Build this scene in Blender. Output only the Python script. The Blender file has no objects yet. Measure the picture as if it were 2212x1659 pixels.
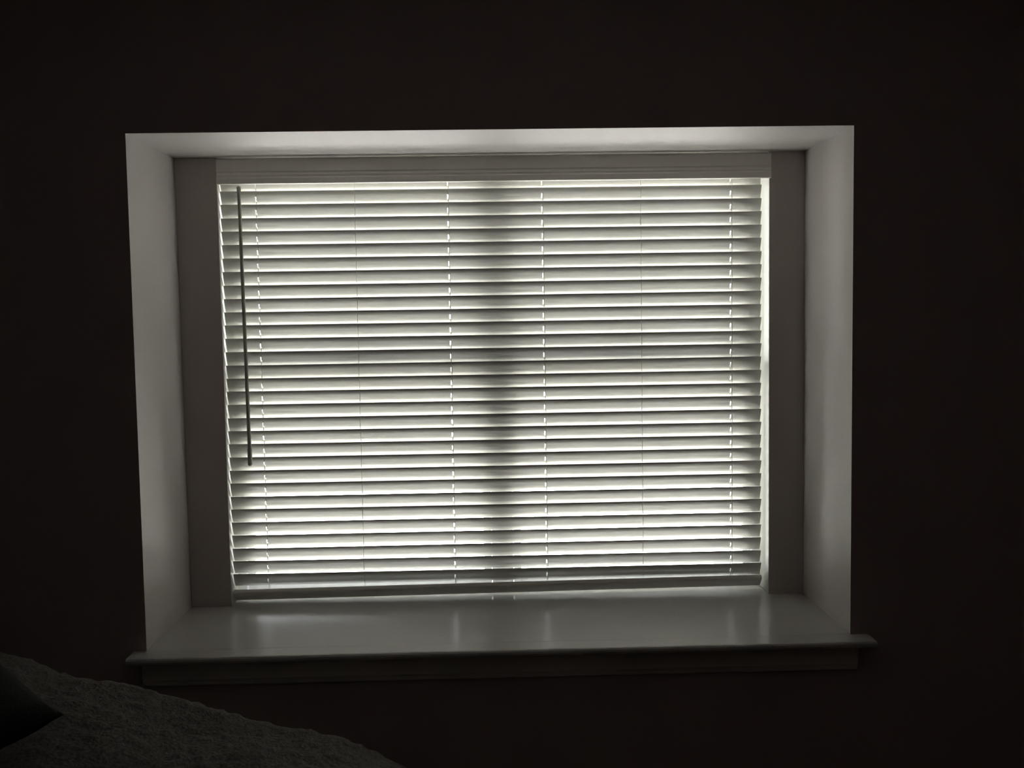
import bpy, bmesh, math, random
from mathutils import Vector, Matrix, noise

random.seed(7)
S = bpy.context.scene
COL = S.collection

# ------------------------------------------------------------------ camera
CAM = Vector((-0.02806, -2.90244, 1.66482))
FWD = Vector((0.0244877, 0.9973975, -0.0678123))
RGT = Vector((0.9995488, -0.0256078, -0.0156977))
UPV = Vector((0.0173934, 0.0673973, 0.9975746))
cd = bpy.data.cameras.new('camera')
cam = bpy.data.objects.new('camera', cd)
COL.objects.link(cam)
m = Matrix((RGT, UPV, -FWD)).transposed().to_4x4()
m.translation = CAM
cam.matrix_world = m
cd.sensor_fit = 'HORIZONTAL'
cd.sensor_width = 36.0
cd.lens = 2156.72 / 2212.0 * 36.0
cd.clip_start = 0.02
cd.clip_end = 400
S.camera = cam

# ------------------------------------------------------------------ colour management / sampling
S.view_settings.view_transform = 'Standard'
S.view_settings.look = 'None'
S.view_settings.gamma = 1.0
S.view_settings.use_curve_mapping = False
S.view_settings.exposure = 1.15
S.cycles.max_bounces = 14
S.cycles.diffuse_bounces = 10
S.cycles.glossy_bounces = 4
S.cycles.transparent_max_bounces = 16
S.cycles.caustics_reflective = False
S.cycles.caustics_refractive = False
S.cycles.use_denoising = True
S.cycles.use_adaptive_sampling = False

# ------------------------------------------------------------------ world: bright hazy sky
W = bpy.data.worlds.new('sky')
S.world = W
W.use_nodes = True
nt = W.node_tree
nt.nodes.clear()
out = nt.nodes.new('ShaderNodeOutputWorld')
bg = nt.nodes.new('ShaderNodeBackground')
tc = nt.nodes.new('ShaderNodeTexCoord')
sep = nt.nodes.new('ShaderNodeSeparateXYZ')
ramp = nt.nodes.new('ShaderNodeValToRGB')
remap = nt.nodes.new('ShaderNodeMapRange')
remap.inputs['From Min'].default_value = -1.0
remap.inputs['From Max'].default_value = 1.0
cr = ramp.color_ramp
cr.elements[0].position = 0.0
cr.elements[0].color = (0.90, 0.88, 0.84, 1)          # sunlit pale ground below the horizon
cr.elements[1].position = 1.0
cr.elements[1].color = (0.26, 0.30, 0.36, 1)          # hazy blue overhead
for p_, c_ in ((0.44, (1.0, 0.98, 0.94, 1)), (0.49, (0.80, 0.80, 0.80, 1)), (0.52, (0.42, 0.43, 0.44, 1))):
    e_ = cr.elements.new(p_)
    e_.color = c_
nt.links.new(tc.outputs['Generated'], sep.inputs[0])
nt.links.new(sep.outputs['Z'], remap.inputs['Value'])
nt.links.new(remap.outputs[0], ramp.inputs[0])
nt.links.new(ramp.outputs[0], bg.inputs['Color'])
side = nt.nodes.new('ShaderNodeMath')                 # world light made stronger towards the right, to brighten the left jamb
side.operation = 'MULTIPLY_ADD'
side.inputs[1].default_value = 4.5
side.inputs[2].default_value = 12.5
nt.links.new(sep.outputs['X'], side.inputs[0])
nt.links.new(side.outputs[0], bg.inputs['Strength'])
nt.links.new(bg.outputs[0], out.inputs[0])


pd = bpy.data.lights.new('window_portal', 'AREA')       # sampling guide for the sky light, gives off nothing itself
portal = bpy.data.objects.new('window_portal', pd)
COL.objects.link(portal)
pd.shape = 'RECTANGLE'
pd.size, pd.size_y = 2.0, 1.46
pd.cycles.is_portal = True
portal.location = (0.0, 0.695, 1.45)
portal.rotation_euler = (math.radians(-90), 0, 0)

# ------------------------------------------------------------------ materials
def mat(name, col, rough=0.6, bump=0.0, scale=40.0, var=0.0, spec=0.5, trans=0.0, coat=0.0, detail=3.0):
    M = bpy.data.materials.new(name)
    M.use_nodes = True
    n = M.node_tree
    b = n.nodes['Principled BSDF']
    b.inputs['Base Color'].default_value = (*col, 1)
    b.inputs['Roughness'].default_value = rough
    b.inputs['Specular IOR Level'].default_value = spec
    if coat:
        b.inputs['Coat Weight'].default_value = coat
    t = n.nodes.new('ShaderNodeTexCoord')
    ns = n.nodes.new('ShaderNodeTexNoise')
    ns.inputs['Scale'].default_value = scale
    ns.inputs['Detail'].default_value = detail
    n.links.new(t.outputs['Object'], ns.inputs['Vector'])
    if var > 0:
        r = n.nodes.new('ShaderNodeValToRGB')
        r.color_ramp.elements[0].position = 0.3
        r.color_ramp.elements[1].position = 0.7
        r.color_ramp.elements[0].color = (*[c * (1 - var) for c in col], 1)
        r.color_ramp.elements[1].color = (*[min(1, c * (1 + var)) for c in col], 1)
        n.links.new(ns.outputs['Fac'], r.inputs[0])
        n.links.new(r.outputs[0], b.inputs['Base Color'])
    if bump > 0:
        bp = n.nodes.new('ShaderNodeBump')
        bp.inputs['Strength'].default_value = bump
        bp.inputs['Distance'].default_value = 0.004
        n.links.new(ns.outputs['Fac'], bp.inputs['Height'])
        n.links.new(bp.outputs[0], b.inputs['Normal'])
    return M


M_WALL = mat('brown_grey_wall_paint', (0.50, 0.405, 0.395), 0.8, 0.15, 220, 0.04)
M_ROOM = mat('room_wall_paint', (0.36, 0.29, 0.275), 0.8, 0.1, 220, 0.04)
M_REVEAL = mat('white_plaster_paint', (0.70, 0.665, 0.65), 0.55, 0.08, 90, 0.02)
M_ROOML = mat('bounce_cut_side_wall', (0.07, 0.065, 0.055), 0.8, 0.1, 220, 0.04)  # unseen left wall, coloured very dark to cut light bounced from that side
M_CEIL = mat('ceiling_paint', (0.55, 0.5, 0.48), 0.9, 0.1, 150, 0.03)
M_FLOOR = mat('brown_carpet', (0.16, 0.12, 0.10), 0.95, 0.6, 400, 0.25)
M_TRIM = mat('satin_white_trim', (0.54, 0.53, 0.51), 0.22, 0.03, 60, 0.02)
M_APRON = mat('white_apron_paint', (0.84, 0.81, 0.78), 0.5, 0.03, 60, 0.02)
M_CHEEK = mat('off_white_cheek', (0.63, 0.63, 0.58), 0.5, 0.03, 60, 0.02)
M_CASE = mat('white_window_casing', (0.51, 0.455, 0.43), 0.45, 0.03, 60, 0.02)
M_SASH = mat('white_sash_vinyl', (0.82, 0.83, 0.84), 0.35, 0.0, 60, 0.01)
M_SLAT = mat('white_faux_wood_slat', (0.665, 0.660, 0.625), 0.45, 0.0, 30, 0.015)
M_VAL = mat('white_valance', (0.80, 0.78, 0.73), 0.4, 0.03, 30, 0.02)
M_CORD = mat('white_cord', (0.75, 0.75, 0.70), 0.8)
M_WAND = mat('grey_wand', (0.36, 0.38, 0.32), 0.35)
M_DUVET = mat('grey_fleece', (0.15, 0.14, 0.13), 0.95, 0.9, 130, 0.3)
M_PILLOW = mat('dark_pillow_cotton', (0.022, 0.024, 0.024), 0.9, 0.3, 200, 0.2)
M_MATT = mat('mattress_fabric', (0.5, 0.5, 0.48), 0.9, 0.2, 200, 0.05)
M_BEDF = mat('dark_bed_timber', (0.10, 0.06, 0.04), 0.5, 0.1, 30, 0.3)
M_METAL = mat('sash_lock_metal', (0.6, 0.6, 0.58), 0.35)

# clear single glazing: what passes through plus a fresnel reflection
M_GLASS = bpy.data.materials.new('window_glass')
M_GLASS.use_nodes = True
g = M_GLASS.node_tree
g.nodes.clear()
go = g.nodes.new('ShaderNodeOutputMaterial')
gm = g.nodes.new('ShaderNodeMixShader')
gf = g.nodes.new('ShaderNodeFresnel')
gf.inputs['IOR'].default_value = 1.45
gt = g.nodes.new('ShaderNodeBsdfTransparent')
gt.inputs['Color'].default_value = (0.96, 0.965, 0.96, 1)
gg = g.nodes.new('ShaderNodeBsdfGlossy')
gg.inputs['Roughness'].default_value = 0.02
g.links.new(gf.outputs[0], gm.inputs[0])
g.links.new(gt.outputs[0], gm.inputs[1])
g.links.new(gg.outputs[0], gm.inputs[2])
g.links.new(gm.outputs[0], go.inputs[0])


# ------------------------------------------------------------------ helpers
def link(name, bm, mats, parent=None, smooth=False):
    bmesh.ops.recalc_face_normals(bm, faces=bm.faces)
    me = bpy.data.meshes.new(name)
    bm.to_mesh(me)
    bm.free()
    if not isinstance(mats, (list, tuple)):
        mats = [mats]
    for q in mats:
        me.materials.append(q)
    if smooth:
        for p in me.polygons:
            p.use_smooth = True
    o = bpy.data.objects.new(name, me)
    COL.objects.link(o)
    if parent:
        o.parent = parent
        o.matrix_parent_inverse = Matrix.Translation(-parent.location)
    return o


def add_box(bm, x0, x1, y0, y1, z0, z1, bev=0.0, seg=2):
    t = bmesh.new()
    bmesh.ops.create_cube(t, size=1.0)
    for v in t.verts:
        v.co = Vector(((x0 + x1) / 2 + v.co.x * (x1 - x0), (y0 + y1) / 2 + v.co.y * (y1 - y0), (z0 + z1) / 2 + v.co.z * (z1 - z0)))
    if bev > 0:
        bmesh.ops.bevel(t, geom=list(t.edges), offset=bev, segments=seg, affect='EDGES', profile=0.5)
    me = bpy.data.meshes.new('tmp')
    t.to_mesh(me)
    t.free()
    bm.from_mesh(me)
    bpy.data.meshes.remove(me)


def box(name, x0, x1, y0, y1, z0, z1, M, parent=None, bev=0.0, seg=2):
    bm = bmesh.new()
    add_box(bm, x0, x1, y0, y1, z0, z1, bev, seg)
    return link(name, bm, M, parent)


def add_prism_x(bm, prof, xa, xb, za=0.0, zb=0.0):
    """closed (y, z) profile extruded along x; za/zb lift the two ends"""
    A = [bm.verts.new((xa, y, z + za)) for y, z in prof]
    B = [bm.verts.new((xb, y, z + zb)) for y, z in prof]
    n = len(prof)
    for i in range(n):
        bm.faces.new((A[i], A[(i + 1) % n], B[(i + 1) % n], B[i]))
    bm.faces.new(A)
    bm.faces.new(B[::-1])


def add_tube(bm, pts, rad, n=8):
    rings = []
    for i, p in enumerate(pts):
        a = Vector(pts[max(i - 1, 0)])
        b = Vector(pts[min(i + 1, len(pts) - 1)])
        d = (b - a).normalized()
        s = Vector((1, 0, 0)) if abs(d.x) < 0.9 else Vector((0, 1, 0))
        u = d.cross(s).normalized()
        w = d.cross(u)
        r = rad[i] if isinstance(rad, (list, tuple)) else rad
        rings.append([bm.verts.new(Vector(p) + (u * math.cos(2 * math.pi * k / n) + w * math.sin(2 * math.pi * k / n)) * r) for k in range(n)])
    for a, b in zip(rings, rings[1:]):
        for k in range(n):
            bm.faces.new((a[k], a[(k + 1) % n], b[(k + 1) % n], b[k]))
    bm.faces.new(rings[0])
    bm.faces.new(rings[-1][::-1])


def empty(name, loc):
    o = bpy.data.objects.new(name, None)
    o.location = loc
    o.empty_display_size = 0.1
    COL.objects.link(o)
    return o


def tag(o, label, cat, group=None):
    o['label'] = label
    o['category'] = cat
    if group:
        o['group'] = group
    return o


def struct(o, label=None, cat=None):
    o['kind'] = 'structure'
    if label:
        o['label'] = label
    if cat:
        o['category'] = cat
    return o


# ------------------------------------------------------------------ dimensions (metres)
X0, X1 = -1.0434, 1.0434        # masonry opening
Z0, Z1 = 0.700, 2.1992
D = 0.4416                      # depth of the reveal to the casing
X2, X3 = -0.9062, 0.9227        # inner edges of the side casings
WT = 0.70                       # wall thickness
RX0, RX1, RY, RZ = -2.7, 2.5, -4.3, 2.78

# ------------------------------------------------------------------ room shell
def wall_with_opening():
    bm = bmesh.new()
    xs = [RX0 - 0.15, X0, X1, RX1 + 0.15]
    zs = [-0.1, Z0 - 0.022, Z1, RZ + 0.12]
    F = {}
    for yi, y in enumerate((0.0, WT)):
        for i, x in enumerate(xs):
            for k, z in enumerate(zs):
                F[(i, k, yi)] = bm.verts.new((x, y, z))
    for yi in (0, 1):
        for i in range(3):
            for k in range(3):
                if i == 1 and k == 1:
                    continue
                bm.faces.new((F[(i, k, yi)], F[(i + 1, k, yi)], F[(i + 1, k + 1, yi)], F[(i, k + 1, yi)]))
    loop = [(1, 1), (2, 1), (2, 2), (1, 2)]
    for a in range(4):
        p, q = loop[a], loop[(a + 1) % 4]
        f = bm.faces.new((F[(*p, 0)], F[(*q, 0)], F[(*q, 1)], F[(*p, 1)]))
        f.material_index = 1
    rim = [(0, 0), (1, 0), (2, 0), (3, 0), (3, 1), (3, 2), (3, 3), (2, 3), (1, 3), (0, 3), (0, 2), (0, 1)]
    for a in range(12):
        p, q = rim[a], rim[(a + 1) % 12]
        bm.faces.new((F[(*p, 0)], F[(*q, 0)], F[(*q, 1)], F[(*p, 1)]))
    return struct(link('wall_back', bm, [M_WALL, M_REVEAL]), 'dark brown-grey wall with the deep white window reveal', 'wall')


wall_with_opening()
struct(box('floor', RX0, RX1, RY, 0, -0.1, 0.0, M_FLOOR), 'dark carpeted bedroom floor', 'floor')
struct(box('ceiling', RX0, RX1, RY, 0, RZ, RZ + 0.1, M_CEIL), 'unlit ceiling above the room', 'ceiling')
struct(box('wall_left', RX0 - 0.15, RX0, RY, 0, -0.1, RZ + 0.1, M_ROOML), 'unseen side wall to the left, set dark to cut bounced light', 'wall')
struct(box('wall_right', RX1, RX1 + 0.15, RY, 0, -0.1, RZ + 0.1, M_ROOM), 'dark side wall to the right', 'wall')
struct(box('wall_front', RX0 - 0.15, RX1 + 0.15, RY - 0.15, RY, -0.1, RZ + 0.1, M_ROOM), 'dark wall behind the camera', 'wall')
struct(box('baseboard_back', RX0, RX1, -0.016, -0.0005, 0.0, 0.12, M_TRIM, None, 0.004), 'white baseboard under the window wall', 'baseboard')

# ------------------------------------------------------------------ window stool and apron
def stool():
    bm = bmesh.new()
    zt, zb = Z0, Z0 - 0.021
    nose = []
    r = 0.0105
    for k in range(7):
        a = math.pi / 2 + math.pi * k / 6
        nose.append((-0.066 + math.cos(a) * r, zt - r + math.sin(a) * r))
    # inner board running back to the sash, and the nosing with horns in front of the wall
    add_prism_x(bm, [(0.0, zt), (0.0, zb), (0.66, zb), (0.66, zt)], X0 + 0.0005, X1 - 0.0005)
    add_prism_x(bm, nose + [(-0.0005, zb), (-0.0005, zt)], X0 - 0.036, X1 + 0.053)
    return struct(link('trim_1', bm, M_TRIM), 'glossy white window stool with horned ends below the blind', 'window sill')


stool()


def apron():
    bm = bmesh.new()
    prof = [(-0.0005, 0.6785), (-0.022, 0.6785), (-0.022, 0.618), (-0.017, 0.610), (-0.014, 0.600), (-0.008, 0.595), (-0.0005, 0.595)]
    add_prism_x(bm, prof, X0 - 0.008, X1 + 0.016)
    return struct(link('trim_2', bm, M_APRON), 'shaded apron board under the window stool', 'trim')


apron()

# ------------------------------------------------------------------ window
win = empty('window_1', (0, 0.62, Z0))
struct(win, 'double window of two hung sash pairs behind the lowered blind', 'window')
YW = 0.567                                   # inner face of the glazing unit
e = 0.0006
for xa, xb, xi in ((X0 + e, X2, X2), (X3, X1 - e, X3)):
    sc_ = box('side_casing', xa, xb, D, WT - 0.02, Z0 + e, Z1 - e, M_CASE, win, 0.0015)
    sc_.data.materials.append(M_CHEEK)                # the cheek facing the blind is lighter and more neutral than the front
    for p in sc_.data.polygons:
        if abs(p.center.x - xi) < 1e-4 and abs(p.normal.x) > 0.9:
            p.material_index = 1
box('head_frame', X2, X3, YW - 0.03, WT - 0.02, 2.150, Z1 - e, M_SASH, win, 0.002)
box('sill_frame', X2, X3, YW - 0.012, WT - 0.02, Z0 + e, Z0 + 0.022, M_SASH, win, 0.002)
box('side_frame', X2, X2 + 0.028, YW - 0.02, WT - 0.02, Z0 + 0.022, 2.150, M_SASH, win, 0.002)
box('side_frame', X3 - 0.030, X3, YW - 0.02, WT - 0.02, Z0 + 0.022, 2.150, M_SASH, win, 0.002)
box('mullion', -0.022, 0.052, YW - 0.025, WT - 0.02, Z0 + 0.022, 2.150, M_SASH, win, 0.003)


def sash(xa, xb, za, zb, y, low):
    """one hung sash: stiles and rails as one frame, its pane and, on a lower sash, its lock"""
    t = 0.028
    st, rb, rt = 0.026, (0.040 if low else 0.045), (0.045 if low else 0.04)
    bm = bmesh.new()
    add_box(bm, xa, xa + st, y, y + t, za, zb, 0.002, 1)
    add_box(bm, xb - st, xb, y, y + t, za, zb, 0.002, 1)
    add_box(bm, xa + st, xb - st, y, y + t, za, za + rb, 0.002, 1)
    add_box(bm, xa + st, xb - st, y, y + t, zb - rt, zb, 0.002, 1)
    s = link('sash', bm, M_SASH, win)
    p = box('pane', xa + st - 0.004, xb - st + 0.004, y + t / 2 - 0.002, y + t / 2 + 0.002, za + rb - 0.004, zb - rt + 0.004, M_GLASS, s)
    p.matrix_parent_inverse = s.matrix_world.inverted()
    if low:
        c = (xa + xb) / 2
        b2 = bmesh.new()
        add_box(b2, c - 0.03, c + 0.03, y + 0.004, y + t - 0.004, zb, zb + 0.008, 0.002)
        add_box(b2, c - 0.008, c + 0.035, y + 0.008, y + t - 0.01, zb + 0.008, zb + 0.016, 0.003)
        k = link('sash_lock', b2, M_METAL, s)
    return s


ZM = 1.463
for xa, xb in ((X2 + 0.030, -0.024), (0.054, X3 - 0.032)):
    sash(xa, xb, Z0 + 0.024, ZM + 0.027, YW - 0.004, True)
    sash(xa, xb, ZM - 0.027, 2.148, YW + 0.030, False)

# ------------------------------------------------------------------ venetian blind
blind = tag(empty('venetian_blind', (0, D + 0.03, Z0)),
            'white horizontal slatted venetian blind lowered and tilted nearly shut inside the deep window recess', 'window blind')
PITCH, SW = 0.0444, 0.0550
YF = 0.4616
ZS = 2.0921
SX0, SX1 = -0.9024, 0.9022
LADX = [-0.786, -0.1495, 0.1655, 0.7995]          # ladders with lift-cord slots
THINX = [-0.461, 0.4925]                          # plain support ladders


def tilt(k):
    return math.radians(62.5 if k <= 18 else 62.5 - (k - 18) * 0.32)


def slat_mesh(bm, k):
    """crowned slat with a rounded section; the four cord slots are real openings"""
    th = tilt(k)
    c, s = math.cos(th), math.sin(th)
    slot_l, slot_w = 0.0175, 0.0038
    us = [0, 0.0012, 0.005, SW / 2 - slot_l / 2, SW / 2, SW / 2 + slot_l / 2, SW - 0.005, SW - 0.0012, SW]
    hs = [0.0005, 0.0013, 0.0014, 0.0014, 0.0014, 0.0014, 0.0014, 0.0013, 0.0005]
    rnd = random.Random(100 + k)
    jl, jr = rnd.uniform(-0.0008, 0.0008), rnd.uniform(-0.0008, 0.0008)
    ja, jb = rnd.uniform(-0.0006, 0.0006), rnd.uniform(-0.0006, 0.0006)
    xs = [SX0 + ja]
    for x in LADX:
        xs += [x - slot_w / 2 - 0.0008, x + slot_w / 2 - 0.0008]
    xs.append(SX1 + jb)
    zk = ZS - PITCH * k
    top, bot = {}, {}
    for i, x in enumerate(xs):
        f = (x - SX0) / (SX1 - SX0)
        sag = -0.0007 * math.sin(f * math.pi * 4) ** 2 + jl * (1 - f) + jr * f
        for j, u in enumerate(us):
            cr = -0.0032 * (1 - ((u - SW / 2) / (SW / 2)) ** 2)      # slight crown
            for D_, sg in ((top, 1), (bot, -1)):
                n = cr + sg * hs[j]
                # slat runs from the room edge (high) down to the window edge; n points up and out
                D_[(i, j)] = bm.verts.new((x, YF + u * c + n * s, zk - u * s + n * c + sag))
    NI, NJ = len(xs) - 1, len(us) - 1

    def solid(i, j):
        if i < 0 or j < 0 or i >= NI or j >= NJ:
            return False
        return not (i % 2 == 1 and j in (3, 4))
    for i in range(NI):
        for j in range(NJ):
            if not solid(i, j):
                continue
            bm.faces.new((top[(i, j)], top[(i + 1, j)], top[(i + 1, j + 1)], top[(i, j + 1)])).smooth = True
            bm.faces.new((bot[(i, j)], bot[(i, j + 1)], bot[(i + 1, j + 1)], bot[(i + 1, j)])).smooth = True
            for (di, dj, a, b) in ((-1, 0, (i, j), (i, j + 1)), (1, 0, (i + 1, j), (i + 1, j + 1)), (0, -1, (i, j), (i + 1, j)), (0, 1, (i, j + 1), (i + 1, j + 1))):
                if not solid(i + di, j + dj):
                    bm.faces.new((top[a], top[b], bot[b], bot[a]))


for k in range(-1, 30):
    bm = bmesh.new()
    slat_mesh(bm, k)
    link('slat', bm, M_SLAT, blind)

# valance with a moulded face, hung just in front of the casing
bm = bmesh.new()
vp = [(0.438, 2.1930), (0.4295, 2.1930), (0.4255, 2.1890), (0.4255, 2.150), (0.4275, 2.147), (0.4275, 2.1425), (0.4262, 2.139), (0.4275, 2.134),
      (0.4275, 2.131), (0.4235, 2.128), (0.4235, 2.1115), (0.4255, 2.1095), (0.438, 2.1095)]
add_prism_x(bm, vp, -0.9035, 0.9245, 0.0008, 0.0)
link('valance', bm, M_VAL, blind)
box('headrail', SX0 - 0.001, SX1 + 0.012, 0.452, 0.508, 2.143, 2.180, M_SLAT, blind, 0.002)

# bottom rail, hanging a little lower on the left
bm = bmesh.new()
rt = math.radians(45)
rc, rs = math.cos(rt), math.sin(rt)
sec = []
for u, n in ((0, -0.004), (0.002, -0.0075), (0.010, -0.009), (0.040, -0.009), (0.048, -0.0075), (0.050, -0.004), (0.050, 0.004), (0.048, 0.0075), (0.010, 0.0085), (0.002, 0.0075), (0, 0.004)):
    sec.append((0.4655 + u * rc + n * rs, 0.7445 - u * rs + n * rc))
add_prism_x(bm, sec, SX0 - 0.001, SX1 + 0.003, 0.000, 0.012)
rail = link('bottom_rail', bm, M_VAL, blind)

# ladder and lift cords
for x in LADX + THINX:
    full = x in LADX
    bm = bmesh.new()
    zt = 2.142
    zb = 0.752 + (x + 0.9) / 1.8 * 0.0145
    pts = []
    z = zt
    rr = 0.0009
    rnd = random.Random(int(x * 1000))
    ph = rnd.uniform(0, 6)
    N = 60
    for i in range(N + 1):
        z = zt + (zb - zt) * i / N
        pts.append((x + 0.0022 + 0.0008 * math.sin(ph + i * 0.9), YF - 0.0016, z))
    add_tube(bm, pts, rr, 6)
    add_tube(bm, [(x + 0.0022, YF + SW * 0.47 + 0.004, zt), (x + 0.0022, YF + SW * 0.47 + 0.004, zb - 0.03)], rr, 6)
    for k in range(-1, 30):                      # rungs under every slat
        th = tilt(k)
        c, s = math.cos(th), math.sin(th)
        zk = ZS - PITCH * k
        a = (x + 0.0022, YF - 0.0015 - 0.0022 * s, zk - 0.0028)
        b = (x + 0.0022, YF + SW * c - 0.0022 * s, zk - SW * s - 0.0022)
        add_tube(bm, [a, b], 0.0004, 5)
    link('ladder_cord', bm, M_CORD, blind)
    if full:
        bm = bmesh.new()
        yc = YF + SW / 2 * math.cos(math.radians(61.5)) - 0.001
        add_tube(bm, [(x - 0.0003, yc, 2.143), (x - 0.0003, yc + 0.0005, 1.4), (x - 0.0003, yc + 0.001, 0.742)], 0.0008, 6)
        link('lift_cord', bm, M_CORD, blind)

# tilt wand
bm = bmesh.new()
wx0, wx1, wy = -0.8348, -0.8272, 0.4375
zt, zb = 2.1045, 1.1775
pts, rad = [], []
for f, r in ((0.0, 0.0030), (0.002, 0.0058), (0.022, 0.0060), (0.028, 0.0048), (0.35, 0.0050), (0.7, 0.0052), (0.93, 0.0053), (0.94, 0.0064), (0.995, 0.0066), (1.0, 0.0045)):
    pts.append((wx0 + (wx1 - wx0) * f, wy, zt + (zb - zt) * f))
    rad.append(r * 1.18)
add_tube(bm, pts, rad, 10)
wand = link('tilt_wand', bm, M_WAND, blind, True)
wand['label'] = 'slim dark grey tilt wand hanging in front of the slats'
bm = bmesh.new()
add_tube(bm, [(wx0, wy, zt - 0.001), (wx0, wy + 0.002, zt + 0.012), (wx0, wy + 0.010, zt + 0.03), (wx0, 0.455, zt + 0.045)], 0.0014, 6)
hk = link('wand_hook', bm, M_METAL, blind)

# ------------------------------------------------------------------ bed, fleece blanket and pillow in the near left corner
bed = tag(empty('bed', (-1.3, -1.7, 0)), 'bed in the dark left corner, hidden under a grey fleece blanket', 'bed')
box('mattress', -2.25, -0.36, -3.0, -0.70, 0.30, 0.585, M_MATT, bed, 0.04, 3)
box('bed_base', -2.27, -0.34, -3.02, -0.68, 0.10, 0.298, M_BEDF, bed, 0.01)
for x in (-2.2, -0.41):
    for y in (-2.95, -0.75):
        box('leg', x - 0.03, x + 0.03, y - 0.03, y + 0.03, 0.0, 0.10, M_BEDF, bed, 0.004)

HX = [(-2.45, 0.60), (-2.2, 0.86), (-1.9, 0.93), (-1.5, 0.945), (-1.30, 0.925), (-1.1712, 0.903), (-1.108, 0.885), (-1.0566, 0.856), (-1.0, 0.838), (-0.887, 0.819), (-0.7277, 0.7705), (-0.5997, 0.7282),
      (-0.4923, 0.7007), (-0.4059, 0.684), (-0.3199, 0.6423), (-0.2335, 0.60), (-0.17, 0.52), (-0.13, 0.38), (-0.11, 0.2)]


def crest(x):
    for (a, za), (b, zb_) in zip(HX, HX[1:]):
        if a <= x <= b:
            return za + (zb_ - za) * (x - a) / (b - a)
    return HX[0][1] if x < HX[0][0] else HX[-1][1]


def fleece():
    bm = bmesh.new()
    NX, NY = 235, 230
    xa, xb, ya, yb = -2.42, -0.12, -2.75, -0.47
    V = {}
    for i in range(NX + 1):
        for j in range(NY + 1):
            x = xa + (xb - xa) * i / NX
            y = ya + (yb - ya) * j / NY
            z = crest(x)
            # lies highest along the heap at y = -0.6 and settles towards the foot
            t = max(0.0, (-0.6 - y))
            low = 0.615 if x < -0.36 else z
            w = math.exp(-(t / 0.85) ** 2)
            z = low + (z - low) * w if z > low else z
            if y > -0.6:
                q = (y + 0.6) / 0.13
                z -= 0.33 * q ** 2
            p = Vector((x, y, 0))
            fold = noise.noise(Vector((x * 3.1 + y * 1.3, y * 2.2 - x * 1.5, 1.3))) * 0.030
            fold += noise.noise(Vector((x * 8, y * 7, 5.1))) * 0.016
            fluff = noise.noise(Vector((x * 38, y * 38, 2.0))) * 0.006 + noise.noise(Vector((x * 85, y * 85, 9.0))) * 0.0034
            soft = min(1.0, t / 0.12)
            z += fold * soft + fluff + abs(fluff) * 0.4
            V[(i, j)] = bm.verts.new((x + fluff * 0.6, y, z))
    for i in range(NX):
        for j in range(NY):
            bm.faces.new((V[(i, j)], V[(i + 1, j)], V[(i + 1, j + 1)], V[(i, j + 1)]))
    o = link('fleece_blanket', bm, M_DUVET, None, True)
    md = o.modifiers.new('thickness', 'SOLIDIFY')
    md.thickness = 0.012
    md.offset = -1.0
    return tag(o, 'bumpy grey fleece blanket heaped over the bed in the lower left corner', 'blanket')


fleece()


def pillow():
    bm = bmesh.new()
    NU, NV = 36, 28
    cx, cy, cz = PC
    rows = []
    for sgn in (1, -1):
        G = {}
        for i in range(NU + 1):
            for j in range(NV + 1):
                u = -1 + 2 * i / NU
                v = -1 + 2 * j / NV
                e_ = (max(0.0, (1 - u ** 4) * (1 - v ** 4))) ** 0.45
                pull = 1 - 0.06 * (1 - abs(u) ** 2) * abs(v) - 0.0
                pull2 = 1 - 0.06 * (1 - abs(v) ** 2) * abs(u)
                x = u * 0.27 * pull2
                y = v * 0.27 * pull
                z = sgn * 0.058 * e_ + noise.noise(Vector((u * 2, v * 2, 3))) * 0.006 * e_
                G[(i, j)] = (x, y, z)
        rows.append(G)
    rot = Matrix.Rotation(math.radians(14), 4, 'X') @ Matrix.Rotation(math.radians(45), 4, 'Z')
    VV = [{}, {}]
    for s_ in (0, 1):
        for key, co in rows[s_].items():
            i, j = key
            if s_ == 1 and (i in (0, NU) or j in (0, NV)):
                VV[1][key] = VV[0][key]
            else:
                VV[s_][key] = bm.verts.new(rot @ Vector(co) + Vector((cx, cy, cz)))
        for i in range(NU):
            for j in range(NV):
                q = [VV[s_][(i, j)], VV[s_][(i + 1, j)], VV[s_][(i + 1, j + 1)], VV[s_][(i, j + 1)]]
                bm.faces.new(q if s_ == 0 else q[::-1])
    return tag(link('pillow', bm, M_PILLOW, None, True), 'near-black pillow corner lying on the grey fleece at the far left edge', 'pillow')


PC = (-1.195, -1.10, 0.950)
pillow()
